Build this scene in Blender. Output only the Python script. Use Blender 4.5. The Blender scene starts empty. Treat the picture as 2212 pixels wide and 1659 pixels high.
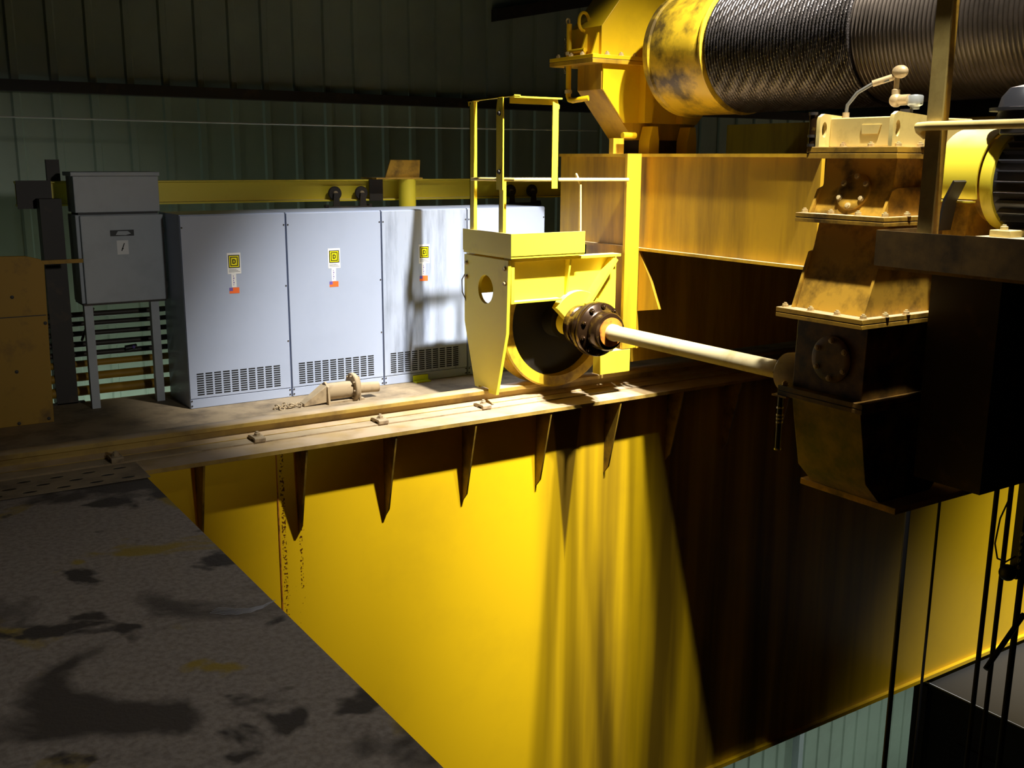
import bpy, bmesh, math, random
from mathutils import Vector, Matrix
random.seed(7)
S = bpy.context.scene
COL = S.collection
PI = math.pi

# ------------------------------------------------------------------ camera
cam_d = bpy.data.cameras.new('camera')
cam = bpy.data.objects.new('camera', cam_d)
COL.objects.link(cam)
yaw, pit, rol = 0.58111991, 0.21415466, -0.00649508
fw = Vector((math.sin(yaw)*math.cos(pit), math.cos(yaw)*math.cos(pit), -math.sin(pit)))
rt0 = Vector((math.cos(yaw), -math.sin(yaw), 0))
dn0 = fw.cross(rt0)
rt = rt0*math.cos(rol) + dn0*math.sin(rol)
dn = -rt0*math.sin(rol) + dn0*math.cos(rol)
mw = Matrix.Identity(4)
for i in range(3):
    mw[i][0] = rt[i]; mw[i][1] = -dn[i]; mw[i][2] = -fw[i]; mw[i][3] = (0, 0, 1.716)[i]
cam.matrix_world = mw
cam_d.sensor_fit = 'HORIZONTAL'
cam_d.sensor_width = 36.0
cam_d.lens = 2237.67/2212*36.0
cam_d.clip_start = 0.05
S.camera = cam

# ------------------------------------------------------------------ world, exposure
W = bpy.data.worlds.new('hall_air'); S.world = W
W.use_nodes = True
W.node_tree.nodes['Background'].inputs[0].default_value = (0.5, 0.62, 0.5, 1)
W.node_tree.nodes['Background'].inputs[1].default_value = 0.0015
S.view_settings.view_transform = 'Standard'
S.view_settings.look = 'None'
S.view_settings.exposure = 0.0
S.view_settings.gamma = 1.0
S.view_settings.use_curve_mapping = False

# ------------------------------------------------------------------ lamps of the hall, and an added fill
def spot(name, loc, target, power, size, blend, radius, col=(1, 0.97, 0.9)):
    l = bpy.data.lights.new(name, 'SPOT')
    l.energy = power; l.spot_size = math.radians(size); l.spot_blend = blend
    l.shadow_soft_size = radius; l.color = col
    o = bpy.data.objects.new(name, l); COL.objects.link(o)
    o.location = loc
    o.rotation_euler = (Vector(target)-Vector(loc)).to_track_quat('-Z', 'Y').to_euler()
    return o
def point(name, loc, power, radius, col=(1, 1, 1)):
    l = bpy.data.lights.new(name, 'POINT'); l.energy = power; l.shadow_soft_size = radius; l.color = col
    o = bpy.data.objects.new(name, l); COL.objects.link(o); o.location = loc
    return o
# floodlights: girder side, gear case, drum, a low one toward the walkway, and an added fill for the platform
spot('flood_and_fill', (4.3, 2.5, 6.2), (3.85, 6.25, 0.4), 6000, 34, 1.0, 0.10)
spot('flood_and_fill', (3.7, 2.4, 6.2), (4.3, 3.4, 1.5), 2700, 36, 1.0, 0.07)
spot('flood_and_fill', (4.8, 2.6, 6.2), (5.15, 4.9, 2.25), 5200, 38, 1.0, 0.09)
spot('flood_and_fill', (2.9, -4.0, 2.9), (1.45, 7.3, 0.75), 480, 19, 1.0, 0.2)
spot('flood_and_fill', (3.0, 0.4, 5.2), (0.85, 3.3, 0.0), 230, 44, 1.0, 0.2)  # added light, brightens the dark platform plate
# a second row past the trolley
for lx in (15.0, 15.8):
    spot('flood_and_fill', (lx, 2.5, 6.2), (lx-2.0, 5.6, -1.0), 6500, 46, 1.0, 0.12)
# lamps hung below the walkway that light the siding
for lx, pw in ((-1.5, 3.5), (0.6, 6), (1.9, 13), (3.0, 11), (5.2, 1.5)):
    point('siding_lamp', (lx, 9.05, -0.95), pw, 0.1, (0.80, 1.0, 0.86))
for lx in (10.5, 12.8, 15.0):
    point('siding_lamp', (lx, 8.0, -7.6), 17, 0.1, (0.80, 1.0, 0.86))

# ------------------------------------------------------------------ materials
def nodes(m):
    m.use_nodes = True
    return m.node_tree.nodes, m.node_tree.links
def mat(name, col, rough=0.5, metal=0.0, dirt=None, dscale=3.0, dlo=0.45, dhi=0.7, streak=False, bump=0.0, bscale=40, spec=0.5, dust=None, damt=0.85):
    """paint / metal with blotches of grime; dust = colour lying on upward faces"""
    m = bpy.data.materials.new(name)
    n, l = nodes(m)
    b = n['Principled BSDF']
    b.inputs['Roughness'].default_value = rough
    b.inputs['Metallic'].default_value = metal
    b.inputs['Specular IOR Level'].default_value = spec
    tc = n.new('ShaderNodeTexCoord')
    src = None
    rgb = n.new('ShaderNodeRGB'); rgb.outputs[0].default_value = (*col, 1); src = rgb.outputs[0]
    if dirt:
        mp = n.new('ShaderNodeMapping'); l.new(tc.outputs['Object'], mp.inputs[0])
        if streak: mp.inputs['Scale'].default_value = (1, 1, 0.12)
        nz = n.new('ShaderNodeTexNoise'); nz.inputs['Scale'].default_value = dscale; nz.inputs['Detail'].default_value = 8
        nz.inputs['Roughness'].default_value = 0.62
        l.new(mp.outputs[0], nz.inputs['Vector'])
        mr = n.new('ShaderNodeMapRange'); mr.inputs[1].default_value = dlo; mr.inputs[2].default_value = dhi
        mr.inputs[4].default_value = damt
        l.new(nz.outputs[0], mr.inputs[0])
        mx = n.new('ShaderNodeMix'); mx.data_type = 'RGBA'
        l.new(mr.outputs[0], mx.inputs['Factor']); l.new(src, mx.inputs['A'])
        mx.inputs['B'].default_value = (*dirt, 1)
        src = mx.outputs['Result']
    if dust:
        ge = n.new('ShaderNodeNewGeometry'); sp = n.new('ShaderNodeSeparateXYZ')
        l.new(ge.outputs['Normal'], sp.inputs[0])
        mr = n.new('ShaderNodeMapRange'); mr.inputs[1].default_value = 0.6; mr.inputs[2].default_value = 0.95
        l.new(sp.outputs[2], mr.inputs[0])
        nz2 = n.new('ShaderNodeTexNoise'); nz2.inputs['Scale'].default_value = 6; nz2.inputs['Detail'].default_value = 6
        l.new(tc.outputs['Object'], nz2.inputs['Vector'])
        mr2 = n.new('ShaderNodeMapRange'); mr2.inputs[1].default_value = 0.3; mr2.inputs[2].default_value = 0.6; mr2.inputs[3].default_value = 0.4
        l.new(nz2.outputs[0], mr2.inputs[0])
        mu = n.new('ShaderNodeMath'); mu.operation = 'MULTIPLY'
        l.new(mr.outputs[0], mu.inputs[0]); l.new(mr2.outputs[0], mu.inputs[1])
        mx = n.new('ShaderNodeMix'); mx.data_type = 'RGBA'
        l.new(mu.outputs[0], mx.inputs['Factor']); l.new(src, mx.inputs['A'])
        mx.inputs['B'].default_value = (*dust, 1)
        src = mx.outputs['Result']
    l.new(src, b.inputs['Base Color'])
    if bump:
        nb = n.new('ShaderNodeTexNoise'); nb.inputs['Scale'].default_value = bscale; nb.inputs['Detail'].default_value = 4
        l.new(tc.outputs['Object'], nb.inputs['Vector'])
        bp = n.new('ShaderNodeBump'); bp.inputs['Strength'].default_value = bump; bp.inputs['Distance'].default_value = 0.01
        l.new(nb.outputs[0], bp.inputs['Height']); l.new(bp.outputs[0], b.inputs['Normal'])
    return m
YEL = (0.80, 0.50, 0.006)
TAN = (0.55, 0.42, 0.25)
M = {}
M['yellow'] = mat('yellow_paint', YEL, 0.42, dirt=(0.42, 0.24, 0.01), dscale=2.2, dlo=0.52, dhi=0.8, damt=0.5)
M['yellow_bright'] = mat('bright_yellow_paint', (0.88, 0.70, 0.04), 0.45, dirt=(0.5, 0.32, 0.02), dscale=3, dlo=0.58, dhi=0.85, damt=0.5, dust=(0.72, 0.6, 0.35))
M['yellow_old'] = mat('old_yellow_paint', (0.62, 0.36, 0.012), 0.5, dirt=(0.16, 0.075, 0.01), dscale=4, dlo=0.42, dhi=0.72, damt=0.85, streak=True, dust=TAN)
M['yellow_grimy'] = mat('grimy_yellow_paint', (0.58, 0.32, 0.03), 0.5, dirt=(0.045, 0.022, 0.006), dscale=6, dlo=0.46, dhi=0.68, damt=0.9, dust=(0.6, 0.48, 0.3))
M['shaded_oily_case'] = mat('shade_darkened_case', (0.2, 0.1, 0.012), 0.5, dirt=(0.02, 0.011, 0.004), dscale=6, dlo=0.38, dhi=0.6, damt=0.95)  # oily paint darkened further to stand in for shade under the reducer flanges
M['kick'] = mat('shade_darkened_worn_plate', (0.16, 0.09, 0.02), 0.6, dirt=(0.03, 0.018, 0.006), dscale=5, dlo=0.42, dhi=0.65)  # worn plate with the shade on it put into the colour
M['gusset'] = mat('shade_darkened_gusset_paint', (0.36, 0.21, 0.012), 0.6, dirt=(0.05, 0.028, 0.006), dscale=5, dlo=0.4, dhi=0.65, damt=0.9)  # grimy yellow, darkened to stand in for shade on the gusset faces
M['post'] = mat('olive_worn_post_paint', (0.62, 0.46, 0.14), 0.55, dirt=(0.36, 0.22, 0.05), dscale=12, dlo=0.45, dhi=0.75, damt=0.7)
M['dark_cab'] = mat('dark_cab_paint', (0.012, 0.011, 0.01), 0.6)  # near-black base colour for the whole cab
M['yellow_pale'] = mat('pale_yellow_paint', (0.78, 0.6, 0.2), 0.5, dirt=(0.4, 0.25, 0.05), dscale=7, dlo=0.5, dhi=0.75, damt=0.6, dust=(0.75, 0.65, 0.45))
M['ochre'] = mat('ochre_paint', (0.36, 0.2, 0.008), 0.6, dirt=(0.1, 0.05, 0.01), dscale=5, dlo=0.55, dhi=0.75)
M['deck'] = mat('dusty_steel_plate', (0.34, 0.26, 0.16), 0.75, dirt=(0.1, 0.075, 0.05), dscale=4, dlo=0.45, dhi=0.7, bump=0.2)
M['rail'] = mat('rail_steel', (0.42, 0.27, 0.05), 0.5, dirt=(0.12, 0.06, 0.02), dscale=5, dlo=0.45, dhi=0.75, dust=(0.55, 0.42, 0.27))
M['dark'] = mat('dark_steel', (0.035, 0.028, 0.022), 0.55, 0.2, dirt=(0.1, 0.06, 0.03), dscale=8, dlo=0.55, dhi=0.8)
M['oily'] = mat('oily_steel', (0.05, 0.025, 0.01), 0.22, 0.6, dirt=(0.5, 0.3, 0.03), dscale=7, dlo=0.56, dhi=0.7, spec=0.8)
M['rust'] = mat('orange_rusty_steel', (0.55, 0.2, 0.02), 0.5, dirt=(0.08, 0.03, 0.01), dscale=14, dlo=0.5, dhi=0.65)
M['shaft'] = mat('pale_worn_shaft', (0.66, 0.55, 0.3), 0.45, dirt=(0.35, 0.2, 0.03), dscale=6, dlo=0.5, dhi=0.75, damt=0.7)
M['dusty'] = mat('dust_covered_steel', (0.34, 0.25, 0.14), 0.8, dirt=(0.12, 0.08, 0.045), dscale=10, dlo=0.5, dhi=0.7, dust=(0.5, 0.4, 0.26))
M['nut'] = mat('tan_painted_bolt', (0.6, 0.45, 0.2), 0.5, dirt=(0.3, 0.15, 0.04), dscale=20, dlo=0.5, dhi=0.7)
M['cab'] = mat('grey_enamel', (0.40, 0.46, 0.61), 0.38, dirt=(0.28, 0.33, 0.43), dscale=1.6, dlo=0.5, dhi=0.85, damt=0.4)
M['cab_streaked'] = mat('grey_enamel_with_vertical_streaks', (0.42, 0.48, 0.62), 0.38, dirt=(0.17, 0.2, 0.28), dscale=9, dlo=0.47, dhi=0.66, damt=0.75, streak=True)  # darker grey vertical streaks for one cabinet front
M['cab_shade'] = mat('dark_grey_enamel', (0.1, 0.11, 0.13), 0.5)
M['grey'] = mat('grey_enclosure_paint', (0.46, 0.50, 0.54), 0.5, dirt=(0.34, 0.37, 0.40), dscale=3, dlo=0.5, dhi=0.8)
M['black'] = mat('black_plastic', (0.006, 0.006, 0.007), 0.5)
M['gap'] = mat('slot_opening', (0.004, 0.004, 0.005), 0.9)
M["white"] = mat('white_label', (0.82, 0.82, 0.82), 0.5)
M['logoy'] = mat('label_yellow', (0.85, 0.75, 0.0), 0.5)
M['orange'] = mat('orange_sticker', (0.9, 0.16, 0.03), 0.5)
M['violet'] = mat('violet_sticker', (0.16, 0.1, 0.4), 0.5)
M['lime'] = mat('lime_yellow_paint', (0.7, 0.8, 0.01), 0.5)
M['wheel'] = mat('wheel_steel', (0.62, 0.4, 0.02), 0.5, dirt=(0.2, 0.1, 0.01), dscale=7, dlo=0.5, dhi=0.7)
M['wheel_dark'] = mat('shade_black_wheel_web', (0.012, 0.01, 0.008), 0.5)  # near-black colour stands in for the shade inside the wheel recess
M['rope'] = mat('greased_wire_rope', (0.11, 0.095, 0.09), 0.32, 0.75, dirt=(0.05, 0.04, 0.03), dscale=9, dlo=0.45, dhi=0.7)
M['groove'] = mat('bare_drum_steel', (0.12, 0.095, 0.075), 0.35, 0.7, dirt=(0.05, 0.04, 0.03), dscale=5, dlo=0.45, dhi=0.7)
M['drum'] = mat('scuffed_yellow_drum', (0.72, 0.46, 0.02), 0.4, dirt=(0.05, 0.03, 0.012), dscale=3.6, dlo=0.42, dhi=0.6, damt=0.92)
M['motor'] = mat('black_motor_enamel', (0.03, 0.03, 0.034), 0.3, 0.1, dust=(0.6, 0.52, 0.5))
M['chrome'] = mat('chrome', (0.62, 0.64, 0.6), 0.25, 0.55)
M['brass'] = mat('tan_brass_fitting', (0.55, 0.4, 0.2), 0.4, 0.2, dirt=(0.3, 0.2, 0.1), dscale=20)
M['hose'] = mat('grey_hose', (0.2, 0.19, 0.16), 0.4, 0.3)
M['cable'] = mat('pale_cable', (0.62, 0.64, 0.58), 0.4)
M['chalk'] = mat('chalk_marks', (0.5, 0.5, 0.56), 0.9)
M['brown'] = mat('brown_floor_grime', (0.16, 0.1, 0.03), 0.8)
# girder web: yellow with rust bleeding beside the seam and under a gusset
M['web'] = mat('yellow_girder_paint', YEL, 0.38, dirt=(0.5, 0.30, 0.01), dscale=1.2, dlo=0.5, dhi=0.85, damt=0.4)
def add_rust_and_shade(m):
    n, l = nodes(m); b = n['Principled BSDF']
    src = b.inputs['Base Color'].links[0].from_socket
    tc = n.new('ShaderNodeTexCoord'); sp = n.new('ShaderNodeSeparateXYZ'); l.new(tc.outputs['Object'], sp.inputs[0])
    nz = n.new('ShaderNodeTexNoise'); nz.inputs['Scale'].default_value = 70; nz.inputs['Detail'].default_value = 3
    l.new(tc.outputs['Object'], nz.inputs['Vector'])
    def mth(op, a, c):
        k = n.new('ShaderNodeMath'); k.operation = op
        for i_, v in enumerate((a, c)):
            if isinstance(v, (int, float)): k.inputs[i_].default_value = v
            else: l.new(v, k.inputs[i_])
        return k.outputs[0]
    def band(cx, hw, z0, z1):
        fx = mth('LESS_THAN', mth('ABSOLUTE', mth('SUBTRACT', sp.outputs[0], cx), 0), hw)
        fz = mth('MULTIPLY', mth('GREATER_THAN', sp.outputs[2], z0+3.6), mth('LESS_THAN', sp.outputs[2], z1+3.6))
        return mth('MULTIPLY', fx, fz)
    m1 = mth('MULTIPLY', mth('MAXIMUM', band(2.20, 0.014, -1.9, 0), band(2.31, 0.010, -1.0, -0.55)), mth('GREATER_THAN', nz.outputs[0], 0.55))
    m2 = mth('MULTIPLY', band(2.24, 0.10, -2.2, 0), mth('GREATER_THAN', nz.outputs[0], 0.72))
    mk = mth('MAXIMUM', m1, m2)
    # trolley shade painted in, mixed with greasy runs: long vertical streaks
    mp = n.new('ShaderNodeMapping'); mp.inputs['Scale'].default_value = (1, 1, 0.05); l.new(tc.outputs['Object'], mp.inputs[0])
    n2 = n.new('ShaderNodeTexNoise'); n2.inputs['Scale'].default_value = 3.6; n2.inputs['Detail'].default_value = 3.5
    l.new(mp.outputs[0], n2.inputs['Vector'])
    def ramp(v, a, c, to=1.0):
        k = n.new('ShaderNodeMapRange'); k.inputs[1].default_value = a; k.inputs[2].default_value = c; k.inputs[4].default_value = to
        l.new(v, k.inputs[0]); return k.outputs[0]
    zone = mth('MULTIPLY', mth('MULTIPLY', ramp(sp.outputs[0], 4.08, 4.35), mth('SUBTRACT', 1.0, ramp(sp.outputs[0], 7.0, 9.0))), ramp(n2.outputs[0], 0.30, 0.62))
    # shadow of the shaft painted in as one long pointed streak
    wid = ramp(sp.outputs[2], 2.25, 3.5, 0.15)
    shade_drip = ramp(mth('SUBTRACT', wid, mth('ABSOLUTE', mth('SUBTRACT', sp.outputs[0], 4.40), 0)), 0.0, 0.03)
    shade_grease = mth('MAXIMUM', mth('MULTIPLY', zone, 0.85), mth('MULTIPLY', shade_drip, 0.92))
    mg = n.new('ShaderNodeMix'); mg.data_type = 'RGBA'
    l.new(shade_grease, mg.inputs['Factor']); l.new(src, mg.inputs['A']); mg.inputs['B'].default_value = (0.10, 0.055, 0.006, 1)
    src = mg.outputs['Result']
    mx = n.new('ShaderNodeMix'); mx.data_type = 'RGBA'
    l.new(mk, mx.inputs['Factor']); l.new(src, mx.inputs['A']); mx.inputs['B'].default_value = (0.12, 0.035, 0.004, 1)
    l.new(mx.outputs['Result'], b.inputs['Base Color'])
add_rust_and_shade(M['web'])
# the oily platform plate
def plate_mat():
    m = bpy.data.materials.new('stained_platform_steel')
    n, l = nodes(m); b = n['Principled BSDF']; b.inputs['Roughness'].default_value = 0.7
    tc = n.new('ShaderNodeTexCoord')
    def noise(sc, det, lo, hi, dist=0.0):
        z = n.new('ShaderNodeTexNoise'); z.inputs['Scale'].default_value = sc; z.inputs['Detail'].default_value = det
        z.inputs['Distortion'].default_value = dist
        l.new(tc.outputs['Object'], z.inputs['Vector'])
        r = n.new('ShaderNodeMapRange'); r.inputs[1].default_value = lo; r.inputs[2].default_value = hi
        l.new(z.outputs[0], r.inputs[0]); return r.outputs[0]
    def mix(f, a, c):
        x = n.new('ShaderNodeMix'); x.data_type = 'RGBA'; l.new(f, x.inputs['Factor'])
        if isinstance(a, tuple): x.inputs['A'].default_value = (*a, 1)
        else: l.new(a, x.inputs['A'])
        x.inputs['B'].default_value = (*c, 1); return x.outputs['Result']
    c = mix(noise(40, 6, 0.4, 0.65), (0.34, 0.29, 0.25), (0.24, 0.20, 0.17))
    c = mix(noise(2.2, 7, 0.60, 0.66, 0.6), c, (0.34, 0.24, 0.04))
    c = mix(noise(1.3, 5, 0.54, 0.60, 0.4), c, (0.075, 0.06, 0.05))
    c = mix(noise(2.9, 4, 0.60, 0.65, 0.3), c, (0.06, 0.048, 0.04))
    l.new(c, b.inputs['Base Color'])
    nb = n.new('ShaderNodeTexNoise'); nb.inputs['Scale'].default_value = 60
    l.new(tc.outputs['Object'], nb.inputs['Vector'])
    bp = n.new('ShaderNodeBump'); bp.inputs['Strength'].default_value = 0.25; bp.inputs['Distance'].default_value = 0.01
    l.new(nb.outputs[0], bp.inputs['Height']); l.new(bp.outputs[0], b.inputs['Normal'])
    return m
M['plate'] = plate_mat()
M['siding'] = mat('green_grey_siding', (0.42, 0.50, 0.42), 0.6, dirt=(0.33, 0.38, 0.32), dscale=1.5, dlo=0.45, dhi=0.7, damt=0.6)
M['ground'] = mat('concrete_floor', (0.2, 0.2, 0.19), 0.8, dirt=(0.1, 0.1, 0.09), dscale=1)

# ------------------------------------------------------------------ mesh builder
class MB:
    def __init__(s): s.bm = bmesh.new()
    def box(s, x0, x1, y0, y1, z0, z1):
        v = [s.bm.verts.new(p) for p in ((x0,y0,z0),(x1,y0,z0),(x1,y1,z0),(x0,y1,z0),(x0,y0,z1),(x1,y0,z1),(x1,y1,z1),(x0,y1,z1))]
        for f in ((3,2,1,0),(4,5,6,7),(0,1,5,4),(1,2,6,5),(2,3,7,6),(3,0,4,7)): s.bm.faces.new([v[i] for i in f])
        return s
    def prism(s, ax, pts, a0, a1):
        """extrude a 2D outline along axis: x->(y,z) y->(x,z) z->(x,y)"""
        def P(p, a): return {'x': (a, p[0], p[1]), 'y': (p[0], a, p[1]), 'z': (p[0], p[1], a)}[ax]
        A = [s.bm.verts.new(P(p, a0)) for p in pts]; B = [s.bm.verts.new(P(p, a1)) for p in pts]
        fs = [s.bm.faces.new(A), s.bm.faces.new(B[::-1])]
        k = len(pts)
        for i in range(k): fs.append(s.bm.faces.new((A[i], B[i], B[(i+1) % k], A[(i+1) % k])))
        return s
    def loft(s, rings, caps=True):
        R = [[s.bm.verts.new(p) for p in r] for r in rings]
        k = len(R[0])
        for a, b in zip(R, R[1:]):
            for i in range(k): s.bm.faces.new((a[i], a[(i+1) % k], b[(i+1) % k], b[i]))
        if caps: s.bm.faces.new(R[0][::-1]); s.bm.faces.new(R[-1])
        return s
    def ring(s, prof, o, d, n=48):
        """lathe of a closed outline (a hollow ring)"""
        o = Vector(o); d, u, w = MB.frame(d)
        R = [[s.bm.verts.new(o+d*t+(u*math.cos(2*PI*i/n)+w*math.sin(2*PI*i/n))*r) for i in range(n)] for r, t in prof]
        for a, b in zip(R, R[1:]+R[:1]):
            for i in range(n): s.bm.faces.new((a[i], a[(i+1) % n], b[(i+1) % n], b[i]))
        return s
    @staticmethod
    def frame(d):
        d = Vector(d).normalized()
        u = d.orthogonal().normalized() if abs(d.z) < 0.99 else Vector((1, 0, 0))
        if abs(d.z) < 0.99: u = Vector((0, 0, 1)).cross(d).normalized()
        return d, u, d.cross(u)
    def lathe(s, prof, o, d, n=32):
        """prof: (radius, distance along d)"""
        o = Vector(o); d, u, w = MB.frame(d)
        rings = [[o+d*t+(u*math.cos(2*PI*i/n)+w*math.sin(2*PI*i/n))*max(r, 1e-4) for i in range(n)] for r, t in prof]
        return s.loft(rings)
    def cyl(s, p0, p1, r, r1=None, n=24):
        p0 = Vector(p0); p1 = Vector(p1)
        return s.lathe([(r, 0), (r if r1 is None else r1, (p1-p0).length)], p0, p1-p0, n)
    def tube(s, pts, r, n=10):
        pts = [Vector(p) for p in pts]; rings = []
        for i, p in enumerate(pts):
            t = (pts[min(i+1, len(pts)-1)]-pts[max(i-1, 0)]).normalized()
            if i == 0: d, u, w = MB.frame(t)
            else:
                u = (u-t*u.dot(t)).normalized(); w = t.cross(u)
            rr = r[i] if isinstance(r, (list, tuple)) else r
            rings.append([p+(u*math.cos(2*PI*k/n)+w*math.sin(2*PI*k/n))*rr for k in range(n)])
        return s.loft(rings)
    def ball(s, c, r, n=20, sc=(1, 1, 1)):
        c = Vector(c); rings = []
        for j in range(1, 10):
            a = PI*j/10
            rings.append([c+Vector((math.sin(a)*math.cos(2*PI*i/n)*r*sc[0], math.sin(a)*math.sin(2*PI*i/n)*r*sc[1], -math.cos(a)*r*sc[2])) for i in range(n)])
        return s.loft(rings)
    def torus(s, c, d, R, r, n=24, m=8, sx=1.0):
        c = Vector(c); d, u, w = MB.frame(d); rings = []
        for i in range(n):
            a = 2*PI*i/n; q = u*math.cos(a)*sx+w*math.sin(a); e = q.normalized()
            rings.append([s.bm.verts.new(c+q*R+(e*math.cos(2*PI*k/m)+d*math.sin(2*PI*k/m))*r) for k in range(m)])
        for i in range(n):
            a = rings[i]; b = rings[(i+1) % n]
            for k in range(m): s.bm.faces.new((a[k], b[k], b[(k+1) % m], a[(k+1) % m]))
        return s
    def bolt(s, p, d, r=0.014, h=0.014, stud=True):
        d = Vector(d).normalized(); p = Vector(p)
        s.lathe([(r*1.45, 0), (r*1.45, h*0.18)], p, d, 16)
        s.lathe([(r*1.15, h*0.18), (r*1.15, h*1.1), (r*0.9, h*1.2)], p, d, 6)
        if stud: s.lathe([(r*0.62, h*1.1), (r*0.62, h*1.6), (r*0.5, h*1.7)], p, d, 12)
        return s
    def holed(s, ax, outer, holes, a0, a1):
        def P(p, a): return {'x': (a, p[0], p[1]), 'y': (p[0], a, p[1]), 'z': (p[0], p[1], a)}[ax]
        b = bmesh.new(); ed = []
        for loop in [outer]+holes:
            vs = [b.verts.new(P(p, a0)) for p in loop]
            for i in range(len(vs)): ed.append(b.edges.new((vs[i], vs[(i+1) % len(vs)])))
        bmesh.ops.triangle_fill(b, use_beauty=True, edges=ed)
        g = bmesh.ops.extrude_face_region(b, geom=b.faces[:])
        dv = Vector(P((0, 0), a1))-Vector(P((0, 0), a0))
        bmesh.ops.translate(b, verts=[e for e in g['geom'] if isinstance(e, bmesh.types.BMVert)], vec=dv)
        me = bpy.data.meshes.new('tmp'); b.to_mesh(me); b.free()
        s.bm.from_mesh(me); bpy.data.meshes.remove(me)
        return s
    def xform(s, mx): bmesh.ops.transform(s.bm, matrix=mx, verts=s.bm.verts[:]); return s
    def build(s, name, m, parent=None, origin=None, bevel=0.0, smooth=True, **props):
        bm = s.bm
        bmesh.ops.recalc_face_normals(bm, faces=bm.faces[:])
        root = parent
        off = Vector((0, 0, 0))
        while root is not None:
            off += Vector(root.location); root = root.parent
        if origin is not None: off = Vector(origin)
        bmesh.ops.translate(bm, verts=bm.verts[:], vec=-off)
        if smooth:
            for f in bm.faces: f.smooth = True
            for e in bm.edges:
                if len(e.link_faces) != 2 or e.calc_face_angle(0) > math.radians(36): e.smooth = False
        me = bpy.data.meshes.new(name); bm.to_mesh(me); bm.free()
        mm = M[m] if isinstance(m, str) else m
        me.materials.append(mm)
        o = bpy.data.objects.new(name, me); COL.objects.link(o)
        if parent is not None: o.parent = parent
        else: o.location = off
        if bevel:
            bv = o.modifiers.new('edge', 'BEVEL'); bv.width = bevel; bv.segments = 2; bv.limit_method = 'ANGLE'; bv.angle_limit = math.radians(40)
        for k, v in props.items(): o[k] = v
        return o
def thing(name, label, cat, loc, group=None):
    o = bpy.data.objects.new(name, None); COL.objects.link(o)
    o.location = loc; o.empty_display_size = 0.1
    o['label'] = label; o['category'] = cat
    if group: o['group'] = group
    return o
def tag(o, label, cat, group=None):
    o['label'] = label; o['category'] = cat
    if group: o['group'] = group
    return o
def copy_tree(o, loc, label, names=None):
    r = o.copy(); COL.objects.link(r); r.location = loc; r['label'] = label
    def rec(a, b):
        for ch in list(a.children):
            c = ch.copy(); COL.objects.link(c); c.parent = b
            rec(ch, c)
    rec(o, r)
    return r
def circ(cx, cy, r, n=28, ry=None):
    ry = r if ry is None else ry
    return [(cx+r*math.cos(2*PI*i/n), cy+ry*math.sin(2*PI*i/n)) for i in range(n)]
def arc(cx, cy, r, a0, a1, n=12):
    return [(cx+r*math.cos(math.radians(a0+(a1-a0)*i/n)), cy+r*math.sin(math.radians(a0+(a1-a0)*i/n))) for i in range(n+1)]

# ------------------------------------------------------------------ the hall
b = MB()
pts = []
x = -8.0
while x < 22:
    pts += [(x, 9.6), (x+0.225, 9.6), (x+0.24, 9.575), (x+0.29, 9.575)]
    x += 0.305
pts += [(22, 9.6), (22, 9.7), (-8, 9.7)]
o = b.prism('z', pts, -9.0, 8.0).build('wall_back', 'siding', smooth=False); o['kind'] = 'structure'
o = MB().box(-8, 22, -6, 9.7, -9.15, -9.0).build('floor', 'ground'); o['kind'] = 'structure'
o = MB().box(-8, 22, 9.42, 9.575, 2.225, 2.315).build('trim_1', 'dark'); o['kind'] = 'structure'
o = MB().box(-8, 22, 9.42, 9.575, -4.2, -4.05).build('trim_2', 'dark'); o['kind'] = 'structure'
o = MB().prism('y', [(6.0, 3.1), (12.5, 4.4), (12.5, 4.56), (6.0, 3.22)], 9.46, 9.57).build('trim_3', 'dark'); o['kind'] = 'structure'
o = MB().box(11.46, 11.56, 9.45, 9.575, -9, -4.2).build('trim_4', 'grey'); o['kind'] = 'structure'

# ------------------------------------------------------------------ bridge girder
g = thing('bridge_girder', 'deep yellow box girder with tapered gussets under the trolley rail', 'crane girder', (0, 6.5, -3.6))
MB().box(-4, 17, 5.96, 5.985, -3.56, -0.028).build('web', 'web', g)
MB().box(-4, 17, 7.45, 7.475, -3.56, -0.028).build('web', 'ochre', g)
MB().box(-4, 17, 5.77, 7.72, -0.028, -0.003).build('top_flange', 'rail', g)
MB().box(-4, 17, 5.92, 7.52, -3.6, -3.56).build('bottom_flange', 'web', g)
for gx in (-1.07, -0.16, 0.76, 1.67-0.0, 2.30-0.0, 2.91, 3.51, 4.13, 4.76, 5.38, 6.0, 6.62, 7.24, 7.86, 8.48, 9.1, 9.72, 10.34):
    if gx < 1.2: continue
    MB().prism('x', [(5.775, -0.028), (5.96, -0.028), (5.96, -0.62), (5.905, -0.56)], gx-0.006, gx+0.006).build('gusset', 'gusset', g)
# the riveted splice seam with rust
sm = MB().box(2.165, 2.172, 5.953, 5.96, -3.5, -0.03)
sm.build('splice_seam', 'rust', g)
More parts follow.
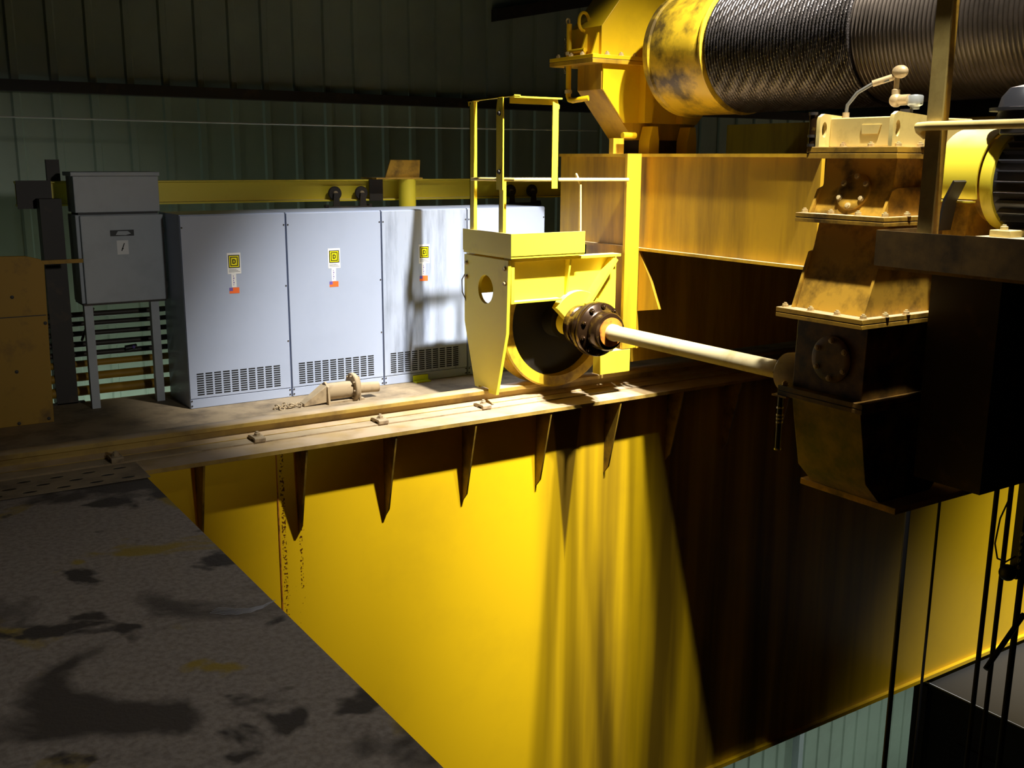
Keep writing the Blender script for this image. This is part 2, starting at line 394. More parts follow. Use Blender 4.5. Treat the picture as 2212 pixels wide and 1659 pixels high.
# ------------------------------------------------------------------ rail
r = thing('crane_rail', 'steel trolley rail running along the girder top', 'rail', (0, 6.18, 0))
MB().prism('x', [(6.125, 0.072), (6.165, 0.06), (6.165, 0.026), (6.10, 0.012), (6.10, 0.006), (6.26, 0.006), (6.26, 0.012), (6.195, 0.026), (6.195, 0.06), (6.235, 0.072), (6.235, 0.098), (6.225, 0.105), (6.135, 0.105), (6.125, 0.098)], -4, 17).build('rail_bar', 'rail', r, bevel=0.002)
MB().box(-4, 17, 5.985, 6.36, -0.003, 0.006).build('sole_plate', 'dusty', r)
def rail_clip(lx, label):
    t = thing('rail_clip', label, 'rail clip', (lx, 6.02, 0.006), 'clips along the rail')
    MB().prism('x', [(5.975, 0.006), (6.0, 0.006), (6.0, 0.018), (6.045, 0.018), (6.045, 0.006), (6.07, 0.006), (6.105, 0.014), (6.105, 0.026), (6.07, 0.034), (5.985, 0.034), (5.975, 0.026)], lx-0.035, lx+0.035).build('clip_body', 'dusty', t, bevel=0.002)
    MB().bolt((lx, 6.03, 0.034), (0, 0, 1), 0.017, 0.017).build('bolt', 'dusty', t)
    return t
c0 = rail_clip(3.72, 'rail clip and bolt below the tapered yellow wheel guard plate')
copy_tree(c0, (2.92, 6.02, 0.006), 'rail clip and bolt in front of the round buffer on the walkway')
copy_tree(c0, (2.08, 6.02, 0.006), 'rail clip and bolt above the rusty seam of the girder web')
copy_tree(c0, (1.24, 6.02, 0.006), 'dark rail clip beside the slotted strip at the left')

# ------------------------------------------------------------------ platform and walkway
p = thing('crane_platform', 'dark stained steel platform plate in the left foreground', 'platform', (-1.2, 2.0, -0.03))
MB().box(-4.5, 1.315, -2.5, 5.765, -0.03, -0.003).build('plate', 'plate', p)
MB().box(1.29, 1.314, -2.5, 5.76, -3.2, -0.03).build('side_plate', 'yellow_old', p)
mb = MB()
for q in range(5):
    up = [(1.07+0.01*q+0.215*i/16, 3.765+0.008*q-0.07*math.sin(PI*(i+2)/20)-0.05*i/16+0.003*math.sin(i*1.7+q)) for i in range(17)]
    mb.prism('z', up+[(x_, y_-0.0045) for x_, y_ in up[::-1]], -0.003, -0.0022)
tag(mb.build('chalk_scrawl', 'chalk'), 'pale chalk scrawl near the edge of the dark platform plate', 'chalk mark')
sl = thing('slotted_strip', 'dark slotted steel strip between platform plate and rail', 'strip', (-1.5, 5.8, 0))
holes = []
for row in range(3):
    for k in range(26):
        cx = -2.9+k*0.165+(0.08 if row == 1 else 0); cy = 5.68+row*0.1
        if cx < 1.26 and cx > -2.95: holes.append([(cx+0.038*math.cos(a*PI/5), cy+0.02*math.sin(a*PI/5)) for a in range(10)])
MB().holed('z', [(-3, 5.62), (1.33, 5.62), (1.33, 5.955), (-3, 5.955)], holes, 0.0012, 0.004).build('strip_plate', 'deck', sl)
MB().box(-3, 1.325, 5.625, 5.95, -0.002, 0.001).build('backing', 'black', sl)
d = tag(MB().box(-4, 17, 6.37, 7.66, -0.003, 0.004).build('walkway_deck', 'deck'), 'dusty steel walkway deck under the grey cabinets', 'walkway')

# ------------------------------------------------------------------ grey cabinets
def cabinet():
    X0, X1, Y0, Y1, H = 1.968, 2.708, 7.05, 7.55, 1.335
    t = thing('electrical_cabinet', '', 'cabinet', (X0, Y0, 0.004), 'row of grey cabinets')
    MB().box(X0+0.002, X1-0.002, Y0+0.012, Y1, 0.004, H).build('body', 'cab', t)
    MB().box(X0+0.004, X1-0.004, Y0, Y0+0.012, 0.075, H-0.006).build('front_panel', 'cab', t, bevel=0.002)
    MB().box(X0+0.004, X1-0.004, Y0+0.002, Y0+0.012, 0.006, 0.07).build('kick_panel', 'cab', t, bevel=0.002)
    v = MB()
    for i in range(10):
        for j in range(10):
            v.box(X0+0.055+i*0.0615, X0+0.055+i*0.0615+0.048, Y0-0.0008, Y0+0.001, 0.095+j*0.0162, 0.095+j*0.0162+0.0095)
    v.build('vent_slots', 'gap', t)
    for (sx, sz) in ((X1-0.013, 1.25), (X1-0.013, 0.82), (X1-0.013, 0.42), (X1-0.013, 0.06), (X1-0.013, 0.025), (X0+0.013, 1.25), (X0+0.013, 0.06), (X0+0.013, 0.025)):
        MB().lathe([(0.006, 0), (0.005, 0.003)], (sx, Y0, sz), (0, -1, 0), 10).build('screw', 'dark', t)
    lx = X0+0.31
    e = MB().box(lx, lx+0.095, Y0-0.0012, Y0, 0.925, 1.07).build('logo_plate', 'white', t, label='white plate with a black and yellow square emblem')
    q0, q1, zz0, zz1 = lx+0.008, lx+0.087, 0.966, 1.055
    def ring(a, b_, m, k):
        MB().box(q0+a, q1-a, Y0-0.0012-k*0.0004, Y0-0.001, zz0+a*1.1, zz1-a*1.1).build('emblem', m, e)
    MB().box(q0, q1, Y0-0.0016, Y0-0.001, zz0, zz1).build('emblem_border', 'black', e)
    MB().box(q0+0.006, q1-0.006, Y0-0.002, Y0-0.001, zz0+0.006, zz1-0.006).build('emblem_field', 'logoy', e)
    fr = MB()
    a = 0.013
    w = 0.006
    x0, x1, z0, z1 = q0+a, q1-a, zz0+a, zz1-a
    for bx in ((x0, x1, z0, z0+w), (x0, x1, z1-w, z1), (x0, x0+w, z0+w, z1-w), (x1-w, x1, z0+w, z1-w)):
        fr.box(bx[0], bx[1], Y0-0.0024, Y0-0.001, bx[2], bx[3])
    cx, cz = (q0+q1)/2, (zz0+zz1)/2
    outer = [(cx-0.012, cz-0.016), (cx+0.004, cz-0.016), (cx+0.012, cz-0.009), (cx+0.012, cz+0.009), (cx+0.004, cz+0.016), (cx-0.012, cz+0.016)]
    inner = [(cx-0.0045, cz-0.009), (cx+0.002, cz-0.009), (cx+0.005, cz-0.005), (cx+0.005, cz+0.005), (cx+0.002, cz+0.009), (cx-0.0045, cz+0.009)]
    fr.holed('y', outer, [inner], Y0-0.0024, Y0-0.001)
    fr.build('emblem_letter', 'black', e)
    tx = MB()
    for k in range(3): tx.box(lx+0.008, lx+0.087-0.012*k, Y0-0.0016, Y0-0.001, 0.938+k*0.008, 0.9405+k*0.008)
    tx.build('fine_print', 'cab_shade', e)
    st = MB().box(lx+0.024, lx+0.058, Y0-0.0012, Y0, 0.832, 0.925).build('paper_strip', 'white', t)
    tx = MB()
    for k in range(5): tx.box(lx+0.036, lx+0.040+0.004*(k % 2), Y0-0.0016, Y0-0.001, 0.845+k*0.015, 0.854+k*0.015)
    tx.build('fine_print', 'violet', st)
    MB().box(lx+0.006, lx+0.076, Y0-0.0013, Y0, 0.79, 0.83).build('hazard_sticker', 'orange', t)
    MB().box(lx+0.006, lx+0.030, Y0-0.0018, Y0, 0.808, 0.83).build('sticker_corner', 'violet', t)
    return t
c0 = cabinet(); c0['label'] = 'grey cabinet nearest the small enclosure, leftmost of the row'
W0 = 0.745
copy_tree(c0, (1.968+W0, 7.05, 0.004), 'grey cabinet behind the dusty buffer, second from left in the row')
c3 = copy_tree(c0, (1.968+2*W0, 7.05, 0.004), 'streaked grey cabinet beside the yellow wheel guard plate, third in the row')
for ch in c3.children:
    if ch.name.startswith('front_panel'):
        ch.data = ch.data.copy(); ch.data.materials[0] = M['cab_streaked']
copy_tree(c0, (1.968+3*W0, 7.05, 0.004), 'grey cabinet in shadow behind the yellow handrail, rightmost of the row')

# ------------------------------------------------------------------ small grey enclosure on legs
t = thing('electrical_enclosure', 'small grey two box enclosure on angle legs left of the cabinets', 'enclosure', (1.67, 7.5, 0.004))
MB().box(1.39, 1.935, 7.43, 7.68, 0.735, 1.33).build('box', 'grey', t, bevel=0.004)
dr = MB().box(1.415, 1.958, 7.405, 7.43, 0.735, 1.325).build('door', 'grey', t, bevel=0.004)
MB().box(1.6, 1.755, 7.402, 7.405, 1.185, 1.225).build('name_plate', 'black', dr, label='black name plate with a worn pale patch')
MB().prism('y', [(1.635, 1.193), (1.70, 1.19), (1.735, 1.2), (1.715, 1.217), (1.65, 1.218)], 7.4005, 7.403).build('worn_patch', 'grey', dr)
sw = MB().box(1.637, 1.713, 7.402, 7.405, 1.06, 1.155).build('paper_label', 'white', dr)
MB().prism('y', [(1.663, 1.085), (1.67, 1.083), (1.69, 1.135), (1.684, 1.137)], 7.4005, 7.403).ball((1.674, 7.402, 1.1), 0.006, 8).build('pointer', 'black', sw)
hd = MB().box(1.392, 1.945, 7.42, 7.66, 1.345, 1.585).build('hood', 'grey', t, bevel=0.004)
MB().box(1.375, 1.95, 7.395, 7.67, 1.585, 1.612).build('hood_lid', 'grey', t, bevel=0.003)
MB().box(1.41, 1.93, 7.43, 7.65, 1.33, 1.345).build('neck', 'black', t)
MB().box(1.395, 1.945, 7.41, 7.68, 0.722, 0.735).build('base_angle', 'dark', t)
for lx in (1.40, 1.84):
    MB().prism('z', [(lx, 7.42), (lx+0.055, 7.42), (lx+0.055, 7.425), (lx+0.005, 7.425), (lx+0.005, 7.475), (lx, 7.475)], 0.004, 0.725).build('leg', 'grey', t)
MB().tube([(1.46, 7.44, 0.70), (1.40, 7.60, 0.46)], 0.009, 8).build('brace', 'dark', t)
for hz in (0.84, 1.22): MB().cyl((1.957, 7.402, hz-0.02), (1.957, 7.402, hz+0.02), 0.008).build('hinge', 'grey', t)

# yellow stop panel at far left
t = thing('end_panel', 'stained ochre steel panel standing at the left edge', 'panel', (0.75, 7.2, 0.004))
MB().prism('y', [(0.3, 0.004), (1.11, 0.004), (1.135, 1.04), (1.115, 1.07), (1.03, 1.095), (0.3, 1.115)], 7.18, 7.20).build('panel_sheet', 'ochre', t, bevel=0.003)
MB().box(0.3, 1.12, 7.177, 7.181, 0.71, 0.716).build('sheet_seam', 'dark', t)
for (bx, bz) in ((0.93, 0.84), (0.915, 0.36), (1.11, 0.66), (1.08, 0.03), (0.9, 0.02)):
    MB().bolt((bx, 7.18, bz), (0, -1, 0), 0.008, 0.006, False).build('bolt', 'dark', t)

MB().box(1.10, 1.375, 7.20, 7.225, 1.035, 1.06).build('tie_bar', 'ochre', t)

# ------------------------------------------------------------------ festoon beam and its posts
t = thing('festoon_beam', 'long yellow beam with a channel face behind the grey cabinets', 'beam', (5, 7.85, 1.45))
MB().prism('x', [(7.80, 1.375), (7.90, 1.375), (7.90, 1.387), (7.856, 1.392), (7.856, 1.528), (7.90, 1.533), (7.90, 1.545), (7.80, 1.545), (7.80, 1.533), (7.844, 1.528), (7.844, 1.392), (7.80, 1.387)], 1.1, 8.5).build('beam_section', 'yellow_bright', t)
MB().box(1.098, 1.32, 7.795, 7.80, 1.36, 1.55).build('end_plate', 'dark', t)
t = thing('beam_post', 'dark steel post at the left end of the yellow beam', 'post', (1.29, 7.75, 0))
MB().box(1.215, 1.355, 7.66, 7.79, 0.0, 1.43).build('post', 'dark', t)
MB().box(1.30, 1.385, 7.80, 7.84, 1.546, 1.69).build('top_stub', 'dark', t)
MB().box(1.12, 1.40, 7.66, 7.70, 0.0, 0.012).build('foot', 'dark', t)
t = thing('beam_post', 'round yellow post topped by a slanted plate behind the second cabinet', 'post', (4.05, 7.73, 0))
MB().cyl((4.03, 7.725, 0.0), (4.03, 7.725, 1.548), 0.07).build('post', 'yellow_bright', t)
MB().box(3.72, 4.14, 7.66, 7.95, 1.548, 1.56).build('cap_plate', 'yellow_grimy', t)
MB().prism('y', [(3.82, 1.56), (4.13, 1.56), (4.14, 1.70), (3.87, 1.70)], 7.70, 7.712).build('slanted_plate', 'yellow_grimy', t)
MB().box(3.72, 3.84, 7.79, 7.80, 1.375, 1.545).build('splice_plate', 'dark', t)
def bogie(cx, label):
    t = thing('festoon_trolley', label, 'cable trolley', (cx, 7.8, 1.38), 'trolleys hanging on the yellow beam')
    for k in (-0.115, 0.115):
        w = MB().lathe([(0.0, -0.012), (0.05, -0.012), (0.056, -0.006), (0.056, 0.006), (0.05, 0.012), (0.0, 0.012)], (cx+k, 7.79, 1.437), (0, -1, 0), 24).build('wheel', 'dark', t)
        MB().lathe([(0.02, 0.012), (0.02, 0.022), (0.012, 0.028)], (cx+k, 7.79, 1.437), (0, -1, 0), 16).build('hub', 'dusty', w)
        MB().prism('y', [(cx+k-0.02, 1.44), (cx+k+0.02, 1.44), (cx+k+0.03, 1.33), (cx+k-0.03, 1.33)], 7.755, 7.765).build('hanger', 'dark', t)
    MB().box(cx-0.19, cx+0.19, 7.745, 7.83, 1.29, 1.335).build('carriage', 'dark', t, bevel=0.004)
    for k in (-0.19, 0.19): MB().cyl((cx+k, 7.79, 1.33), (cx+k, 7.79, 1.35), 0.02).build('bumper', 'dark', t)
    return t
b0 = bogie(3.53, 'small black two wheel cable trolley above the second cabinet')
copy_tree(b0, (5.2, 7.8, 1.38), 'small black two wheel cable trolley behind the yellow handrail')

# conduits behind the enclosure
for (z, rr, m, lab) in ((0.625, 0.02, 'dark', 'black conduit just under the enclosure, topmost of the stack'), (0.56, 0.018, 'dark', 'thin black conduit second from the top of the stack'),
                   (0.49, 0.019, 'dark', 'thin black conduit third from the top of the stack'), (0.415, 0.021, 'dark', 'black conduit fourth from the top of the stack'),
                   (0.345, 0.02, 'dark', 'black conduit behind the blue connector'), (0.275, 0.024, 'ochre', 'ochre pipe third from the bottom of the stack'),
                   (0.18, 0.03, 'ochre', 'thick ochre pipe second from the bottom of the stack'), (0.08, 0.035, 'ochre', 'thickest ochre pipe at the bottom of the stack')):
    tag(MB().cyl((0.4, 7.70, z), (3.2, 7.70, z), rr, n=14).build('conduit', m, origin=(1.8, 7.70, z)), lab, 'pipe', 'conduits behind the enclosure')
t = thing('cable_connector', 'small blue and black connector among the conduits', 'connector', (1.75, 7.665, 0.36))
MB().cyl((1.70, 7.665, 0.365), (1.78, 7.665, 0.372), 0.02).build('sleeve', 'black', t)
MB().ball((1.755, 7.648, 0.372), 0.012).build('plug', 'violet', t)

# thin cable against the wall
tag(MB().tube([(0.2+i*0.3, 8.0, 1.98-0.012*math.sin(PI*i/20)) for i in range(21)], 0.006, 8).build('wire', 'cable', origin=(3, 8, 1.97)), 'thin pale wire stretched across the dark wall above the beam', 'wire')

# ------------------------------------------------------------------ dusty buffer, chain and clips on the walkway
t = thing('buffer', 'dusty round buffer with flange lying on the walkway before the cabinets', 'buffer', (2.95, 6.74, 0.004))
MB().lathe([(0.058, 0), (0.06, 0.005), (0.06, 0.2)], (2.845, 6.74, 0.085), (1, 0, 0)).build('barrel', 'dusty', t)
fl = MB().lathe([(0.095, 0), (0.1, 0.006), (0.1, 0.03), (0.095, 0.036)], (3.035, 6.74, 0.1), (1, 0, 0)).build('flange', 'dusty', t)
for k in range(8):
    a = k*PI/4+0.2
    MB().bolt((3.035, 6.74+0.08*math.cos(a), 0.1+0.08*math.sin(a)), (-1, 0, 0), 0.008, 0.008).build('bolt', 'dusty', fl)
MB().prism('x', [(6.68, 0.004), (6.80, 0.004), (6.80, 0.13), (6.775, 0.175), (6.705, 0.175), (6.68, 0.13)], 3.075, 3.088).build('end_plate', 'dusty', t)
MB().cyl((3.088, 6.74, 0.085), (3.25, 6.74, 0.078), 0.038).build('plunger', 'dusty', t)
MB().prism('x', [(6.665, 0.004), (6.815, 0.004), (6.80, 0.13), (6.74, 0.16), (6.68, 0.13)], 2.83, 2.845).build('back_plate', 'dusty', t)
MB().loft([[(2.83, 6.69, 0.02), (2.83, 6.79, 0.02), (2.83, 6.79, 0.14), (2.83, 6.69, 0.14)], [(2.66, 6.70, 0.006), (2.66, 6.78, 0.006), (2.66, 6.78, 0.025), (2.66, 6.70, 0.025)]]).build('wedge_bracket', 'dusty', t, bevel=0.003)
MB().box(2.84, 3.12, 6.69, 6.79, 0.004, 0.018).build('base_plate', 'dusty', t)
t = thing('chain', 'short heap of dusty chain beside the buffer', 'chain', (2.6, 6.74, 0.004))
for k in range(14):
    a = k*0.9
    MB().torus((2.47+0.013*k+0.012*math.sin(a*2), 6.74+0.035*math.sin(a*1.7), 0.012+0.006*(k % 3)), (math.sin(a)*0.7, math.cos(a)*0.6, 0.7), 0.014, 0.0045, 14, 6, 1.5).build('link', 'dusty', t)
tag(MB().prism('x', [(6.99, 0.004), (7.045, 0.004), (7.045, 0.055), (7.035, 0.055), (7.035, 0.014), (6.99, 0.014)], 3.70, 3.83).build('floor_clip', 'lime', origin=(3.76, 7.02, 0.004)), 'lime yellow angle clip at the foot of the third cabinet', 'clip')
tag(MB().prism('x', [(6.99, 0.004), (7.045, 0.004), (7.045, 0.05), (7.035, 0.05), (7.035, 0.014), (6.99, 0.014)], 3.10, 3.22).build('floor_clip', 'lime', origin=(3.16, 7.02, 0.004)), 'lime yellow angle clip behind the dusty buffer', 'clip')

# ------------------------------------------------------------------ trolley frame
t = thing('trolley_frame', 'old yellow trolley frame beams carrying the rope drum', 'crane trolley', (6.0, 5.5, 0.35))
MB().box(4.99, 5.02, 4.26, 6.9, 1.085, 1.735).build('cross_beam_web', 'yellow_old', t)
MB().box(4.95, 5.75, 4.26, 6.9, 1.065, 1.085).build('cross_beam_flange', 'yellow_old', t)
MB().box(4.95, 5.75, 4.26, 6.9, 1.735, 1.757).build('cross_beam_flange', 'yellow_old', t)
MB().box(5.70, 5.73, 4.26, 6.9, 1.085, 1.735).build('cross_beam_web', 'yellow_old', t)
MB().box(5.3, 5.7, 3.25, 4.26, 1.07, 1.735).build('cross_beam_end', 'yellow_grimy', t)
MB().box(4.82, 4.95, 5.86, 5.885, 0.345, 1.757).build('stiffener', 'yellow_old', t)
MB().prism('x', [(5.86, 1.06), (5.86, 0.62), (5.62, 0.66), (5.72, 0.85)], 4.955, 4.975).build('gusset', 'yellow_old', t)
MB().box(4.975, 9.0, 6.02, 6.4, 0.2, 1.065).build('end_truck', 'yellow_old', t)
MB().box(4.955, 4.975, 5.86, 6.5, 0.34, 1.065).build('end_plate', 'yellow_old', t)
MB().box(5.85, 9.0, 2.2, 6.6, 1.70, 1.75).build('deck', 'dark', t)
MB().box(7.2, 7.9, 2.2, 7.3, 1.0, 2.04).build('rear_beam', 'yellow_old', t)
MB().box(8.9, 9.0, 2.2, 7.3, 0.3, 2.5).build('added_dark_screen', 'dark', t)  # added dark sheet that hides the lit wall behind the drum
MB().box(5.2, 9.0, 2.35, 2.75, 0.16, 1.15).build('near_beam', 'dark', t)

# ------------------------------------------------------------------ wheel and its housing
t = thing('wheel_housing', 'bright yellow wheel housing with a tapered guard plate over the rail', 'wheel housing', (4.3, 6.16, 0.1))
MB().holed('x', [(5.862, 1.045), (6.445, 1.045), (6.445, 0.56), (6.30, 0.10), (6.245, 0.10), (6.245, 0.115), (6.115, 0.115), (6.115, 0.085), (6.015, 0.085), (5.885, 0.54)], [circ(6.155, 0.82, 0.098, 32, 0.10)], 3.815, 3.84).build('guard_plate', 'yellow_bright', t, bevel=0.002)
for (by, bz) in ((5.905, 0.985), (5.905, 0.885), (6.41, 0.985), (6.41, 0.885)):
    MB().bolt((3.815, by, bz), (-1, 0, 0), 0.012, 0.012, False).build('bolt', 'nut', t)
MB().box(3.845, 4.79, 5.865, 5.965, 1.03, 1.05).build('top_plate', 'yellow_bright', t, bevel=0.002)
MB().box(3.845, 4.79, 6.36, 6.46, 1.03, 1.05).build('top_plate', 'yellow_bright', t, bevel=0.002)
MB().prism('y', [(3.87, 1.03), (4.8, 1.03), (4.8, 0.36), (4.72, 0.36), (4.60, 0.72), (4.28, 0.76), (3.87, 0.76)], 5.93, 5.95).build('side_web', 'yellow_bright', t)
MB().prism('y', [(3.87, 1.03), (4.8, 1.03), (4.8, 0.36), (4.72, 0.36), (4.66, 0.72), (4.28, 0.76), (3.87, 0.76)], 6.40, 6.42).build('side_web', 'yellow_bright', t)
MB().box(3.845, 3.87, 5.87, 5.95, 0.745, 1.03).build('corner_bar', 'yellow_bright', t)
MB().box(3.87, 4.27, 5.87, 5.95, 0.745, 0.76).build('lower_flange', 'yellow_bright', t, bevel=0.002)
MB().prism('x', [(5.868, 1.03), (5.93, 1.03), (5.93, 0.76), (5.922, 0.76)], 4.335, 4.35).build('rib', 'yellow_bright', t)
# slanted strut to the bearing
st = MB().box(-0.012, 0.012, 5.84, 5.93, 0.0, 0.40)
st.xform(Matrix.Translation((4.49, 0, 0.70)) @ Matrix.Rotation(math.radians(38), 4, 'Y'))
st.build('strut', 'yellow_bright', t)
# bearing housing
MB().prism('y', arc(4.44, 0.57, 0.23, -35, 150, 24)+[(4.33, 0.60), (4.56, 0.40)], 5.885, 5.95).build('bearing_block', 'yellow_bright', t, bevel=0.004)
MB().box(4.62, 4.90, 5.86, 5.95, 0.17, 0.34).build('foot_block', 'yellow_bright', t, bevel=0.004)
MB().prism('y', [(4.55, 0.34), (4.82, 0.34), (4.80, 0.62), (4.66, 0.62)], 5.93, 5.95).build('lower_web', 'yellow_bright', t)
MB().tube([(3.83, 6.43, 0.93), (3.80, 6.455, 0.86), (3.80, 6.45, 0.77), (3.82, 6.42, 0.70)], 0.004, 8).build('wire_loop', 'hose', t)
w = MB().ring([(0.405, -0.10), (0.475, -0.10), (0.487, -0.09), (0.475, -0.068), (0.45, -0.062), (0.45, 0.062), (0.475, 0.068), (0.487, 0.09), (0.475, 0.10), (0.405, 0.10)], (4.40, 6.18, 0.557), (0, 1, 0), 72).build('wheel', 'wheel', t)
MB().lathe([(0.42, -0.02), (0.42, 0.02)], (4.40, 6.18, 0.557), (0, 1, 0), 48).build('wheel_web', 'wheel_dark', w)
MB().lathe([(0.12, -0.14), (0.12, 0.14)], (4.42, 6.18, 0.557), (0, 1, 0), 32).build('hub', 'wheel_dark', w)

# ------------------------------------------------------------------ access platform with handrail on the housing
t = thing('access_platform', 'small bright yellow platform with kick plate and angle handrail', 'platform', (4.1, 6.15, 1.06))
MB().box(3.815, 4.43, 5.83, 6.455, 1.058, 1.075).build('floor_plate', 'yellow_bright', t)
MB().box(3.812, 3.822, 5.825, 6.46, 1.075, 1.225).build('kick_plate', 'yellow_bright', t, bevel=0.001)
MB().box(3.822, 4.43, 5.825, 5.835, 1.075, 1.225).build('kick_plate', 'yellow_bright', t, bevel=0.001)
def angle_post(x, y, z0, z1, dx, dy, name):
    """angle bar: legs point dx and dy, top end chamfered"""
    w = 0.055; th = 0.007
    m = MB()
    ya, yb = (y, y+w*dy) if dy > 0 else (y+w*dy, y)
    m.prism('x', [(y, z0), (y+w*dy, z0), (y+w*dy, z1), (y+0.018*dy, z1), (y, z1-0.045)], x, x+th*dx)
    m.prism('y', [(x, z0), (x+w*dx, z0), (x+w*dx, z1), (x, z1-0.02)], y, y+th*dy)
    return m.build(name, 'yellow_bright', t)
angle_post(3.824, 6.38, 1.075, 2.10, 1, -1, 'post')
angle_post(3.824, 6.00, 1.075, 1.585, 1, -1, 'post')
up = MB().prism('x', [(6.015, 1.51), (5.935, 1.51), (5.935, 2.11), (6.0, 2.11), (6.015, 2.05)], 3.812, 3.822).build('post_splice', 'yellow_bright', t)
for bz in (1.63, 2.01): MB().bolt((3.812, 5.975, bz), (-1, 0, 0), 0.012, 0.012, False).build('bolt', 'dark', up)
angle_post(4.20, 5.835, 1.52, 2.09, -1, 1, 'hanging_post')
MB().prism('x', [(6.40, 2.10), (6.34, 2.10), (6.34, 2.106), (5.87, 2.116), (5.82, 2.116), (5.82, 2.124), (6.40, 2.112)], 3.82, 3.875).build('top_rail', 'yellow_bright', t)
MB().prism('x', [(5.82, 2.116), (5.82, 2.124), (6.40, 2.112), (6.40, 2.105), (6.39, 2.07), (6.385, 2.10), (5.83, 2.112)], 3.82, 3.826).build('top_rail_lip', 'yellow_bright', t)
MB().box(3.83, 4.215, 5.825, 5.88, 2.106, 2.116).build('top_rail', 'yellow_bright', t)
MB().box(3.83, 4.215, 5.878, 5.884, 2.07, 2.106).build('top_rail_lip', 'yellow_bright', t)
MB().tube([(3.83, 6.36, 1.575), (3.83, 5.95, 1.58), (3.86, 5.865, 1.58), (3.95, 5.855, 1.58), (4.815, 5.84, 1.575)], 0.013, 10).build('mid_rail', 'yellow_pale', t)
MB().prism('x', [(5.835, 1.20), (5.865, 1.20), (5.865, 1.54), (5.92, 1.61), (5.91, 1.62), (5.855, 1.55), (5.845, 1.22)], 4.40, 4.412).build('bent_strap', 'yellow_pale', t)

# ------------------------------------------------------------------ drive shaft and couplings
t = thing('drive_shaft', 'pale worn drive shaft with an oily bolted gear coupling', 'drive shaft', (4.42, 4.9, 0.557))
AX = (4.42, 0, 0.557)
def lat(prof, name, m, par, n=48):
    return MB().lathe([(r_, y_) for r_, y_ in prof], AX, (0, 1, 0), n).build(name, m, par)
lat([(0.05, 3.93), (0.052, 3.95), (0.052, 5.44), (0.058, 5.45), (0.058, 5.53)], 'tube', 'shaft', t)
lat([(0.09, 5.90), (0.09, 6.02)], 'wheel_journal', 'yellow_bright', t)
cp = lat([(0.098, 5.50), (0.124, 5.505), (0.134, 5.52), (0.134, 5.59), (0.145, 5.60), (0.183, 5.615), (0.19, 5.625), (0.19, 5.652), (0.182, 5.657), (0.182, 5.661), (0.19, 5.666), (0.19, 5.695), (0.182, 5.705), (0.15, 5.72), (0.142, 5.74), (0.138, 5.80), (0.148, 5.81), (0.15, 5.84), (0.146, 5.86), (0.13, 5.87), (0.1, 5.875)], 'coupling', 'oily', t)
for k in range(10):
    a = 2*PI*k/10+0.25
    MB().bolt((4.42+0.164*math.cos(a), 5.607, 0.557+0.164*math.sin(a)), (0, -1, 0), 0.014, 0.014).build('bolt', 'oily', cp)
lat([(0.06, 5.488), (0.1, 5.49), (0.1, 5.51), (0.06, 5.515)], 'seal_ring', 'rust', t)
fl = lat([(0.07, 3.71), (0.095, 3.72), (0.112, 3.75), (0.12, 3.80), (0.12, 3.86), (0.108, 3.92), (0.08, 3.945), (0.052, 3.955)], 'coupling', 'dusty', t)
for k in range(8):
    a = 2*PI*k/8
    MB().bolt((4.42+0.085*math.cos(a), 3.93, 0.557+0.085*math.sin(a)), (0, 1, 0), 0.009, 0.008, False).build('bolt', 'oily', fl)

# ------------------------------------------------------------------ gear reducer
t = thing('gear_reducer', 'tall grimy yellow gear reducer with bolted flanges beside the motor', 'gear reducer', (4.57, 3.4, 0.03))
Y0, Y1 = 3.15, 3.69
def flange(x0, x1, z, th, m='yellow_grimy', pad=0.0):
    f = MB().box(x0, x1, Y0-pad, Y1+pad, z-th, z-0.003).build('flange', m, t, bevel=0.002)
    MB().box(x0+0.004, x1-0.004, Y0-pad+0.004, Y1+pad-0.004, z-0.003, z+0.001).build('gasket', 'dark', f)
    MB().box(x0, x1, Y0-pad, Y1+pad, z+0.001, z+th).build('flange', m, f, bevel=0.002)
    return f
def body(pr, name, m, inset=0.05):
    """pr: half profile on the -X side [(x,z)...]; mirrored about x=4.57"""
    pts = pr+[(9.14-x_, z_) for x_, z_ in pr[::-1]]
    return MB().prism('y', pts, Y0+inset, Y1-inset).build(name, m, t, bevel=0.003)
flange(4.05, 5.09, 0.955, 0.024)
flange(4.15, 4.99, 1.435, 0.022)
flange(4.205, 4.935, 1.755, 0.028)
flange(4.10, 5.04, 0.535, 0.026, 'shaded_oily_case')
MB().box(4.36, 5.12, 3.10, 3.72, -0.035, 0.0).build('base_plate', 'yellow_grimy', t, bevel=0.003)
body([(4.36, 0.0), (4.24, 0.12), (4.155, 0.51)], 'sump', 'shaded_oily_case')
body([(4.155, 0.56), (4.16, 0.75), (4.165, 0.932)], 'lower_case', 'shaded_oily_case')
body([(4.13, 0.978), (4.235, 1.29), (4.265, 1.415)], 'middle_case', 'yellow_grimy', 0.06)
body([(4.215, 1.456), (4.275, 1.60), (4.29, 1.73)], 'upper_case', 'yellow_grimy', 0.06)
for (ya, yb) in ((Y0+0.045, Y0+0.06), (Y1-0.06, Y1-0.045)):
    MB().prism('y', [(4.112, 0.978), (4.215, 1.26), (4.265, 1.27), (4.9, 1.30), (5.02, 0.978)], ya, yb).build('cheek_plate', 'yellow_grimy', t)
    MB().prism('y', [(4.195, 1.456), (4.25, 1.575), (4.29, 1.59), (4.9, 1.60), (4.98, 1.456)], ya, yb).build('cheek_plate', 'yellow_grimy', t)
